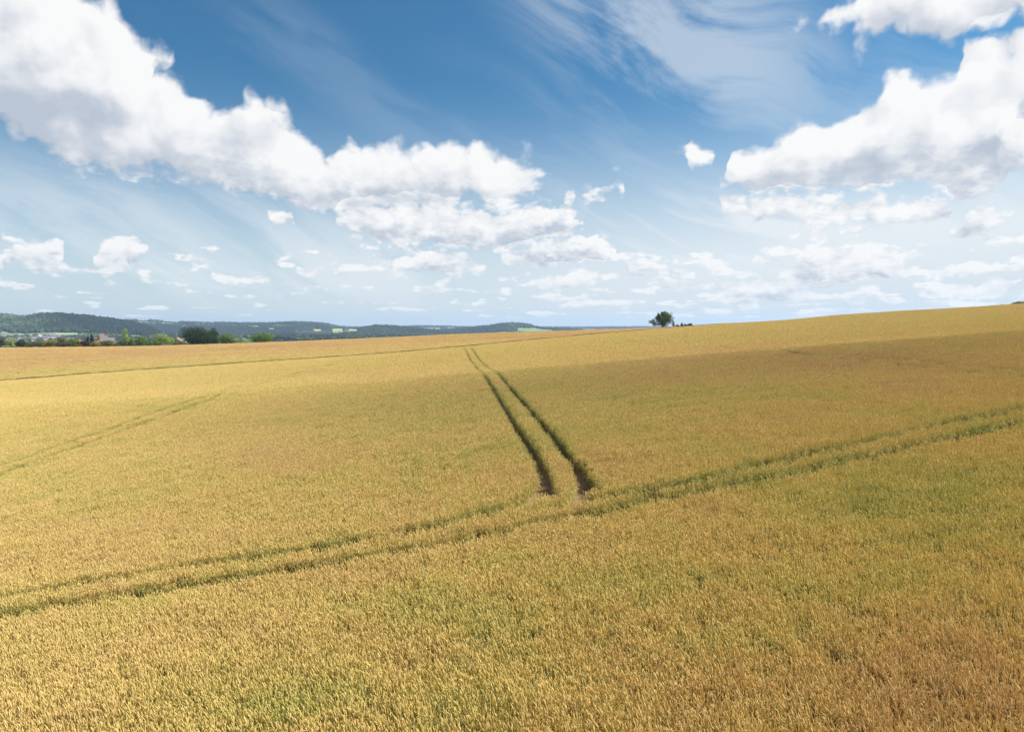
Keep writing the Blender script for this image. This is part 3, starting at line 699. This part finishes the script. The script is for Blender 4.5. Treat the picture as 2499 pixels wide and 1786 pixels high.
G1 = 'trees and shrubs behind the tan crop'
for i, (nm, lb, px, top, w, D, kd, sh, n) in enumerate([
 ('shrub', 'grey brown scrub at the far left edge behind the tan crop', 2, 820.5, 34, 480, 'grey', 'bush', 1300),
 ('tree', 'yellow green tree just behind the pale utility pole', 29, 826, 24, 470, 'light', 'bush', 1300),
 ('tree', 'round near-black bush just right of the pale utility pole', 51, 830, 25, 462, 'dark', 'bush', 1500),
 ('shrub', 'low olive shrub between the black bush and the golden one', 78, 834, 34, 466, 'olive', 'bush', 1200),
 ('shrub', 'second low olive shrub left of the golden one', 102, 835, 26, 466, 'olive', 'bush', 1000),
 ('shrub', 'yellow green shrub with golden top left of the mid green trees', 124, 830, 26, 462, 'gold', 'bush', 1200),
 ('tree', 'brownish olive tree left of the green round one', 150, 822.5, 25, 468, 'olive', 'round', 1500),
 ('tree', 'rounded green tree left of the golden yellow bush', 176, 823.5, 30, 468, 'mid', 'round', 1600),
 ('shrub', 'bright golden yellow bush left of the farmhouse', 195, 828, 15, 466, 'yellow', 'bush', 900),
 ('shrub', 'low brown green bush in front of the rounded green tree', 152, 836, 42, 452, 'brown', 'bush', 1300),
 ('shrub', 'dark purple shrub left of the farmhouse', 209, 833, 25, 462, 'purple', 'bush', 1200),
 ('conifer', 'shorter dark conifer left of the farmhouse', 214, 818.5, 14, 470, 'conifer', 'cone', 1300),
 ('conifer', 'taller dark conifer beside the farmhouse roof', 225, 811.5, 15, 470, 'conifer', 'cone', 1500),
 ('shrub', 'yellow green shrub in front of the farmhouse chimney stack', 234, 833.5, 23, 454, 'gold', 'bush', 1100),
 ('shrub', 'dark olive shrub in front of the farmhouse roof', 262, 831.5, 30, 454, 'olive', 'bush', 1400),
 ('shrub', 'low hedge bush right of the farmhouse gable', 282, 840, 16, 452, 'olive', 'bush', 700),
 ('poplar_tree', 'tall pale green narrow tree right of the farmhouse', 305, 804.5, 24, 470, 'light', 'column', 1600),
 ('shrub', 'low grey green bush at the foot of the narrow tree', 297, 834, 26, 462, 'grey', 'bush', 1000),
 ('tree', 'green tree just right of the narrow pale tree', 323, 823.5, 24, 468, 'mid', 'round', 1400),
 ('tree', 'green tree with a pointed top second right of the narrow tree', 343, 819.5, 26, 470, 'mid', 'round', 1500),
 ('shrub', 'low green shrub left of the pale wooden fence', 366, 833, 20, 458, 'mid', 'bush', 900),
 ('tree', 'broad pale green tree behind the pale wooden fence', 392, 814, 46, 470, 'light', 'round', 2000),
 ('tree', 'lower light green tree leaning on the broad pale one', 409, 822.5, 26, 472, 'light', 'round', 1300),
 ('shrub', 'small green bush in front of the broad pale green tree', 385, 832, 20, 452, 'mid', 'bush', 900),
 ('tree', 'olive tree between the pale green tree and the dark oaks', 426, 823, 30, 480, 'olive', 'round', 1400),
 ('shrub', 'low olive bush right of the pale wooden fence', 437, 835, 34, 455, 'olive', 'bush', 1200),
 ('dark_tree', 'largest dark green tree, left of the dark group', 472, 796, 58, 462, 'dark', 'round', 6000),
 ('dark_tree', 'middle dark green tree of the dark group', 500, 802, 50, 458, 'dark', 'bush', 4500),
 ('dark_tree', 'right-hand dark green tree of the dark group', 520, 800, 34, 464, 'dark', 'bush', 2200),
 ('tree', 'mid green round tree right of the dark group', 553, 811.5, 34, 462, 'mid', 'round', 2400),
 ('shrub', 'pale shrub leaning against the right of the mid green tree', 573, 824, 17, 460, 'light', 'bush', 900),
 ('shrub', 'low pale hedge bush in the gap left of the lone round tree', 592, 832, 22, 456, 'light', 'bush', 800),
 ('tree', 'lone dome-shaped green tree in front of the far valley', 642, 812, 50, 462, 'mid', 'round', 3600),
]):
    tree(nm, lb, 'conifer' if nm == 'conifer' else ('shrub' if nm == 'shrub' else 'tree'), px, top - 1, w * 1.15, D, kd, sh, int(n * 1.3), seed=231 + 17 * i, base=846 if sh == 'bush' or px > 440 else None, group=G1, gap=.30, leaf=.30)
# clipped hedge along the far edge of the tan crop
def hedge(name, label, x0, x1, y0, y1, D, kind, n):
    V = []; root = link(name, None, loc=(*on_ground((x0 + x1) / 2, D),), label=label, category='hedge'); cx, _, cz = root.location
    L = []
    for k in range(40):
        f = (k + .5) / 40; px = x0 + (x1 - x0) * f; X, Y, z = on_ground(px, D); top = ray(px, y0 + (y1 - y0) * f)[1] * D; h = max(top - z, .5)
        L.append((X - cx, 0, z - cz + h * .5, (x1 - x0) * D / F / 50, .8, h * .5 * random.uniform(.85, 1.1)))
    link('foliage', crown_mesh(L, n, .2, LM[kind], 900 + int(x0), .2), root)
hedge('hedge', 'long low dark hedge along the back of the tan crop at the left', -60, 345, 845, 841, 447, 'dark', 9000)
hedge('hedge', 'short dark hedge at the foot of the dark tree group', 445, 600, 840, 836.5, 446, 'dark', 3500)

# ================================================================== buildings and posts
BRICK = mat('red_brick', lambda t, o: (lambda tc: (lambda b: (b.inputs['Scale'].default_value.__class__, setattr(b.inputs['Scale'], 'default_value', 4.0), t.put(b.inputs['Vector'], tc), setattr(b.inputs['Color1'], 'default_value', (.34, .12, .07, 1)), setattr(b.inputs['Color2'], 'default_value', (.26, .09, .055, 1)), setattr(b.inputs['Mortar'], 'default_value', (.33, .24, .18, 1)), pbr(t, o, b.outputs[0], .85, .1)))(t.node('ShaderNodeTexBrick')))(t.node('ShaderNodeTexCoord').outputs['Object']))
SLATE = simple('grey_slate', (.13, .13, .135), .7, .4, .2, 2.5)
TILE = simple('pinkish_tiles', (.15, .125, .12), .75, .3, .25, 2.5)
CREAM = simple('cream_trim', (.60, .55, .48), .6, .3, .05)
GLASS = simple('window_glass', (.04, .05, .06), .15, .5, .05)
WOOD = simple('weathered_wood', (.42, .38, .33), .85, .1, .2, 1.2)
def boxes(name, bl, m, parent=None, **kw):
    V = []; Fs = []
    for (x0, x1, y0, y1, z0, z1) in bl:
        i = len(V); V += [(x0,y0,z0),(x1,y0,z0),(x1,y1,z0),(x0,y1,z0),(x0,y0,z1),(x1,y0,z1),(x1,y1,z1),(x0,y1,z1)]
        Fs += [tuple(i + q for q in f) for f in ((0,3,2,1),(4,5,6,7),(0,1,5,4),(1,2,6,5),(2,3,7,6),(3,0,4,7))]
    return link(name, mesh(name, V, Fs, m), parent, **kw)
def roof(name, x0, x1, y0, y1, ze, zr, m, parent, hip=0.0, t=.15, oh=.35):
    ym = (y0 + y1) / 2; x0 -= oh * .5; x1 += oh * .5; y0 -= oh; y1 += oh; ze -= .12
    V = [(x0,y0,ze),(x1,y0,ze),(x1,y1,ze),(x0,y1,ze),(x0+hip,ym,zr),(x1-hip,ym,zr)]; V += [(a,b,c+t) for a,b,c in V]
    Fs = [(6,7,11,10),(8,9,10,11),(7,8,11),(9,6,10),(0,4,5,1),(2,5,4,3),(1,5,2),(3,4,0),(0,1,7,6),(2,3,9,8),(1,2,8,7),(3,0,6,9)]
    return link(name, mesh(name, V, Fs, m), parent)
def gable_walls(name, x0, x1, y0, y1, ze, zr, m, parent, z0=-1.5):
    ym = (y0 + y1) / 2
    V = [(x0,y0,z0),(x1,y0,z0),(x1,y1,z0),(x0,y1,z0),(x0,y0,ze),(x1,y0,ze),(x1,y1,ze),(x0,y1,ze),(x0,ym,zr-.1),(x1,ym,zr-.1)]
    Fs = [(0,1,5,4),(1,2,6,9,5),(2,3,7,6),(3,0,4,8,7),(0,3,2,1)]
    return link(name, mesh(name, V, Fs, m), parent)
DH = 474.0; hx, hy, hz = on_ground(250, DH); sp_ = DH / F
def hz_(py): return ray(250, py)[1] * DH - hz
def hX(px): return (ray(px, 830)[0] * DH - hx) * .88
house = link('farmhouse', None, loc=(hx, hy, hz), label='red brick farmhouse with grey slate roof and two brick chimneys beyond the tan crop', category='farmhouse')
gable_walls('wall', hX(223), hX(279), 0, 7, hz_(832.3), hz_(824.2), BRICK, house)
rf = roof('roof', hX(223), hX(278), 0, 7, hz_(832.3), hz_(824.2), SLATE, house)
boxes('gutter', [(hX(223), hX(278.5), -.52, -.38, hz_(833.4), hz_(832.6))], CREAM, house)
house.rotation_euler.z = .46
boxes('wall', [(hX(234.5), hX(260), 7.2, 15, -1.5, hz_(825.5))], BRICK, house)
r2 = roof('roof', hX(234.5), hX(261), 7.2, 15, hz_(825.2), hz_(815.2), TILE, house, hip=2.2)
def chimney(par, x0, x1, y0, y1, z0, z1):
    c = boxes('chimney', [(x0, x1, y0, y1, z0, z1 - .3), (x0 - .1, x1 + .1, y0 - .1, y1 + .1, z1 - .297, z1)], BRICK, par)
    V = []; Fs = []; q = .5
    limb(V, Fs, Vector((x0 + (x1 - x0) * q, (y0 + y1) / 2, z1 + .003)), Vector((x0 + (x1 - x0) * q, (y0 + y1) / 2, z1 + .4)), .16, .12, 8)
    link('pot_ring', mesh('pot_ring', V, Fs, TILE), c)
chimney(rf, hX(237.5), hX(243.8), .15, 1.6, hz_(832), hz_(820)); chimney(r2, hX(256.5), hX(260), 9.5, 10.6, hz_(824), hz_(812.3))
for k, px in enumerate((248, 256, 266, 274)):
    x = hX(px); z = hz_(837.3); w = boxes('window', [(x - .55, x + .55, -.06, -.003, z - .05, z + .75)], CREAM, house)
    boxes('pane', [(x - .45, x - .03, -.075, -.064, z + .03, z + .67), (x + .03, x + .45, -.075, -.064, z + .03, z + .67)], GLASS, w)
xg = hX(279); w = boxes('window', [(xg + .003, xg + .06, 2.8, 4.0, hz_(832), hz_(828.6))], CREAM, house); boxes('pane', [(xg + .064, xg + .075, 2.9, 3.9, hz_(831.6), hz_(829))], GLASS, w)
x = hX(230); d_ = boxes('door', [(x - .5, x + .5, -.07, -.003, hz_(842), hz_(835.5))], simple('green_door', (.05, .10, .07)), house); boxes('handle', [(x + .36, x + .42, -.11, -.073, hz_(839), hz_(838.5))], CREAM, d_)

def gabled(name, label, cat, px, D, wpx, zed, m_wall, m_roof, depth=7, pitch=.35, group=None, rot=0.0, windows=True):
    X, Y, z = on_ground(px, D); w = wpx * D / F; h = zed
    root = link(name, None, loc=(X, Y, z), label=label, category=cat, group=group); root.rotation_euler.z = rot
    zr = h + depth * pitch
    gable_walls('wall', -w/2, w/2, 0, depth, h, zr, m_wall, root); roof('roof', -w/2, w/2, 0, depth, h, zr, m_roof, root, t=.2)
    return root
STRAWROOF = simple('buff_roof', (.30, .24, .17), .7, .2, .08)
barn = gabled('barn', 'low barn with a buff roof left of the dark tree group', 'barn', 443, 530, 20, 2.2, CREAM, STRAWROOF, 7, .3, rot=.4)
bz = on_ground(446, 530)[2]; barn.location.z = ray(446, 832.0)[1] * 530 - 2.2
WHITE = simple('white_wall', (.45, .45, .43), .6, .3, .05); GREYR = simple('grey_roof', (.20, .195, .22), .7, .3, .1); PURR = simple('purple_slate', (.16, .13, .15), .7, .3, .15)
PALER = simple('pale_sheet_roof', (.72, .72, .70), .5, .4, .05)
# pale wooden fence
def fence(name, label, x0, x1, ytop, D, n):
    X0, Y0, z0 = on_ground(x0, D); X1 = ray(x1, 840)[0] * D; root = link(name, None, loc=(X0, D, z0), label=label, category='fence')
    top = ray((x0 + x1) / 2, ytop)[1] * D - z0; L = X1 - X0; pb = []; 
    for k in range(int(L / .16)): pb.append((k * .16, k * .16 + .13, -.03, .0, .05, top - .04 * ((k * 7) % 3)))
    boxes('boards', pb, WOOD, root)
    for k in range(n + 1): x = L * k / n; boxes('post', [(x - .07, x + .07, .003, .14, -.4, top + .1)], WOOD, root)
    boxes('rail', [(0, L, .145, .2, top * .3, top * .3 + .1), (0, L, .145, .2, top * .85, top * .85 + .1)], WOOD, root)
fence('fence', 'pale wooden board fence below the broad pale green tree', 395, 419, 838.8, 450, 5)
fence('fence', 'short piece of pale board fence left of the dark trees', 448, 458, 839, 450, 2)
# utility pole
px = 31.5; X, Y, z = on_ground(px, 449); top = ray(px, 829)[1] * 449 - z; V = []; Fs = []
pole = link('utility_pole', None, loc=(X, Y, z), label='pale slim utility pole in front of the left scrub', category='pole')
POLE = simple('pale_pole', (.55, .52, .40), .8, .2, .1); STEEL = simple('galvanised_steel', (.42, .45, .47), .5, .4, .08, metal=.3)
limb(V, Fs, Vector((0, 0, -.5)), Vector((0, 0, top)), .17, .11, 10); link('post', mesh('post', V, Fs, POLE, True), pole)
boxes('crossarm', [(-.7, .7, -.2, -.115, top - .55, top - .42)], POLE, pole)
for x in (-.6, .25, .6): boxes('insulator', [(x - .05, x + .05, -.2, -.12, top - .417, top - .22)], WHITE, pole)
X, Y, z = on_ground(1598.3, 440); top = ray(1598.3, 790)[1] * 440 - z; V = []; Fs = []
stake = link('sapling_post', None, loc=(X, Y, z), label='thin dark post under the left limb of the lone oak', category='post')
limb(V, Fs, Vector((0, 0, -.5)), Vector((0, 0, top)), .13, .10, 8); link('post', mesh('post', V, Fs, BARK, True), stake); boxes('cap', [(-.18, .18, -.18, .18, top + .002, top + .1)], BARK, stake)
# power pylons in the valley
for k, (px, ty, by, D, lb) in enumerate([(399.5, 808.5, 822, 1500, 'nearer pale lattice pylon above the broad pale green tree'), (432, 813, 824, 1750, 'farther pale lattice pylon left of the dark tree group')]):
    X, Y, z = on_ground(px, D); h = ray(px, ty)[1] * D - z; root = link('pylon', None, loc=(X, Y, z), label=lb, category='pylon'); V = []; Fs = []
    b = h * .09
    for sx_, sy_ in ((1,1),(1,-1),(-1,1),(-1,-1)): limb(V, Fs, Vector((sx_*b, sy_*b, 0)), Vector((sx_*b*.15, sy_*b*.15, h)), .16, .1, 4)
    for q in range(9):
        f0, f1 = q / 9, (q + 1) / 9; w0, w1 = b * (1 - .85*f0), b * (1 - .85*f1)
        for sy_ in (1, -1): limb(V, Fs, Vector((-w0, sy_*w0, h*f0)), Vector((w1, sy_*w1, h*f1)), .07, .07, 4); limb(V, Fs, Vector((w0, sy_*w0, h*f0)), Vector((-w1, sy_*w1, h*f1)), .07, .07, 4)
    link('tower', mesh('tower', V, Fs, STEEL), root)
    for f in (.66, .80, .93):
        V = []; Fs = []; a = h * .14
        for s_ in (1, -1): limb(V, Fs, Vector((0, 0, h*f + .6)), Vector((s_*a, 0, h*f)), .12, .06, 4); limb(V, Fs, Vector((0, 0, h*f - .5)), Vector((s_*a, 0, h*f)), .12, .06, 4)
        link('crossarm', mesh('crossarm', V, Fs, STEEL), root)
# town below the wooded hill
protos = []
for k, (mw, mr, w, d, h, pt) in enumerate([(WHITE, GREYR, 9, 7, 5.2, .45), (CREAM, PURR, 11, 8, 5.5, .5), (BRICK, PURR, 10, 7, 5.4, .45), (WHITE, PURR, 16, 8, 5.6, .4), (CREAM, GREYR, 22, 9, 6, .3)]):
    wl = gable_walls('wall', -w/2, w/2, -d/2, d/2, h, h + d * pt / 2 * 2, mw, None); rr_ = roof('roof', -w/2, w/2, -d/2, d/2, h, h + d * pt, mr, None, t=.2)
    protos.append((wl, rr_))
rt = random.Random(12); placed = []
for i in range(1500):
    if len(placed) >= 110: break
    D = rt.uniform(1650, 2330); px = rt.triangular(-40, 185, 60); X, Y, z = on_ground(px, D)
    py = project(np.array([X]), np.array([Y]), np.array([z]))[1][0]
    lim = 817.5 if px < 130 else 823
    if py < lim or py > 846 or any((X-a)**2 + (Y-b)**2 < 260 for a, b in placed): continue
    k = len(placed); pr = protos[k] if k < len(protos) else rt.choice(protos)
    root = link('town_house', None, loc=(X, Y, z), label='pale distant house of the town at the foot of the wooded hill', category='house', group='houses of the far town below the wooded hill'); root.rotation_euler.z = rt.choice([0, .3, -.4, 1.4, .9, -.8]); sc_ = rt.uniform(.9, 1.3); root.scale = (sc_, sc_, sc_)
    for p in pr:
        if k < len(protos): p.parent = root
        else:
            c = p.copy(); COL.objects.link(c); c.parent = root
    placed.append((X, Y))
print('houses', len(placed))
for k, (px, D, w, lb) in enumerate([
 (709, 2150, 10, 'leftmost long white shed in the valley right of the dome-shaped tree'), (724, 2160, 5, 'small white shed second from the left in the valley row'),
 (732, 2180, 5, 'small white shed third from the left in the valley row'), (746, 2150, 13, 'broad white shed in the middle of the valley row'), (761, 2130, 11, 'long white shed with greenish side right of the broad one'),
 (786, 2100, 5, 'small lone white shed right of the valley row'), (819, 2150, 9, 'low grey white shed at the right end of the valley row'), (983, 2900, 6, 'tiny white barn in the dark wood, left of a pair'), (997, 2900, 5, 'tiny white barn in the dark wood, right of a pair')]):
    sh = gabled('farm_shed', lb, 'shed', px, D, w, 4.5, WHITE, PALER, 11, .25, group='white sheds in the valley')
    ty = 818.5 if px > 900 else 826.0
    sh.location.z = max(sh.location.z, ray(px, ty)[1] * D - 4.5)
# church tower house among hills: farm on the slope
gabled('hill_farm', 'tiny pale farmhouse among the hill fields right of centre left', 'house', 845, 4300, 4, 9, WHITE, GREYR, 12, .4)

# ================================================================== woods on the far hills
def blob(seed):
    bm = bmesh.new(); bmesh.ops.create_icosphere(bm, subdivisions=2, radius=1); r = random.Random(seed); off = (r.uniform(0, 50), r.uniform(0, 50))
    for v in bm.verts:
        c = v.co; n = float(vnoise(np.array([c.x * 1.9 + c.z + off[0]]), np.array([c.y * 1.9 - c.z * 1.3 + off[1]]), 3)[0]); v.co *= .72 + .5 * n; v.co.z = v.co.z * .85 + .55
    me = bpy.data.meshes.new('far_crown'); bm.to_mesh(me); bm.free(); me.materials.append(WOODM); return me
def woodm(t, out):
    r = attr(t, 'ripe_shade', 'INSTANCER'); oi = t.node('ShaderNodeObjectInfo')
    f = t.math('MULTIPLY_ADD', t.math('SUBTRACT', oi.outputs['Random'], .5), .35, r, clamp=True)
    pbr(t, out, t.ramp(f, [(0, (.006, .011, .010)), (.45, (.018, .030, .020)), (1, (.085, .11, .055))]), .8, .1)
WOODM = mat('far_foliage', woodm)
FARTREES = proto_coll('far_trees', [blob(i) for i in range(5)])
n = 230000; lo, hi = 1500, 8200
D = np.sqrt(rng.uniform(lo**1.4, hi**1.4, n) ** (2/1.4)) ; D = np.where(D > hi, hi, D); u = rng.uniform(-.95, .42, n); X = u * D; Z = ground_z(X, D); px, py = project(X, D, Z + 4)
keep = np.ones(n, bool)
for (cx, cy, rx, ry, d0, d1, c) in FIELDS: keep &= ~((abs(px - cx) < rx) & (py > cy - ry) & (py < cy + ry + 3.2 * (d0 > 3000)) & (D > d0) & (D < d1))
keep &= ~((D < 2480) & (fbm(X / 60, D / 60, 2, 50) < .60))
keep &= ~((D < 2480) & (px < 190) & (py < 821)); keep &= (py < 850)
keep &= ~((px < 200) & (D < 2480) & (rng.random(n) < .55))
# drop what lies on the hidden back slopes
ZA = ground_z(X, D - 60); keep &= ~((D > 3150) & (px < 250) & (D < 3700) & (ZA > Z + 4))
X, D, Z, px, py = X[keep], D[keep], Z[keep], px[keep], py[keep]
ripe_shade = .36 + (fbm(X / 220, D / 260, 3, 61) - .5) * 1.2
ripe_shade += np.where((px > 120 + (py - 765) * 2.2) & (D > 2400) & (D < 3500) & (px < 420), -.42, 0) + np.where((px < 110) & (D < 3500), .22, 0) + np.where((D > 3500) & (py > 795) & (px < 720), -.32, 0)  # cloud shadow on the left hill painted as darker trees, its sunlit end paler
ripe_shade += np.where((px > 1000) & (px < 1230) & (D > 4000), -.22, 0)
sz = rng.uniform(5.5, 9.5, len(X)) * (1 + np.clip((D - 3000) / 6000, 0, 1) * .9)
print('far trees', len(X))
scatter('distant_woodland', X, D, Z, FARTREES, sz, sz * rng.uniform(.8, 1.15, len(X)), np.clip(ripe_shade, 0, 1), rng.uniform(0, 6.28, len(X)), label='dark blue green woodland covering the far hills', category='woodland')

# ================================================================== clouds that shade the field (they float outside the picture, towards the sun)
def cloud(name, gx, gy, sx_, sy_, sz_, H, dens_, seed, rot=0.0):
    t = H / sd.z; cx, cy = gx + sd.x * t, gy + sd.y * t
    bm = bmesh.new(); bmesh.ops.create_icosphere(bm, subdivisions=4, radius=1); V = np.array([v.co[:] for v in bm.verts])
    q = fbm(V[:, 0] * 1.6 + seed + V[:, 2], V[:, 1] * 1.6 + seed - V[:, 2], 4, seed); V *= (.62 + .75 * q)[:, None] * np.array([sx_, sy_, sz_])
    for v, c in zip(bm.verts, V): v.co = Vector(c)
    me = bpy.data.meshes.new(name); bm.to_mesh(me); bm.free()
    def b(tt, out):
        v = tt.node('ShaderNodeVolumePrincipled'); v.inputs['Color'].default_value = (1, 1, 1, 1); v.inputs['Density'].default_value = dens_; v.inputs['Anisotropy'].default_value = .3; tt.l.new(v.outputs[0], out.inputs['Volume'])
    me.materials.append(mat(name + '_vapour', b)); o = link(name, me, loc=(cx, cy, H), kind='structure'); o.rotation_euler.z = rot
    return o
CLOUDS = []
for k, (cx, cy, sx_, sy_, dn) in enumerate([(1250, 893, 46, 20, .0050), (1560, 888, 50, 26, .0065), (1860, 880, 44, 28, .0070), (2160, 872, 46, 30, .0070), (2440, 872, 46, 30, .0065), (900, 900, 44, 18, .0055), (2350, 800, 60, 26, .004)]):
    wx, wy = hit(cx, cy); CLOUDS.append((wx, wy, sx_, sy_, 48, 2000 + 120 * (k % 3), dn * .23, 3 + 5 * k, .1 * (k % 3)))
for c in CLOUDS: cloud('cloud', *c)

# ================================================================== haze
HZ = 7e-5
bm = bmesh.new(); bmesh.ops.create_cube(bm, size=1)
for v in bm.verts: v.co = Vector((v.co.x * 25000, v.co.y * 25000, (-110 if v.co.z < 0 else 125)))
me = bpy.data.meshes.new('haze'); bm.to_mesh(me); bm.free()
def hb(t, out):
    v = t.node('ShaderNodeVolumePrincipled'); v.inputs['Color'].default_value = (.50, .70, 1, 1); v.inputs['Density'].default_value = HZ; v.inputs['Anisotropy'].default_value = .2; t.l.new(v.outputs[0], out.inputs['Volume'])
me.materials.append(mat('haze_air', hb)); link('haze', me, kind='stuff', label='thin bluish haze of the summer air', category='haze')
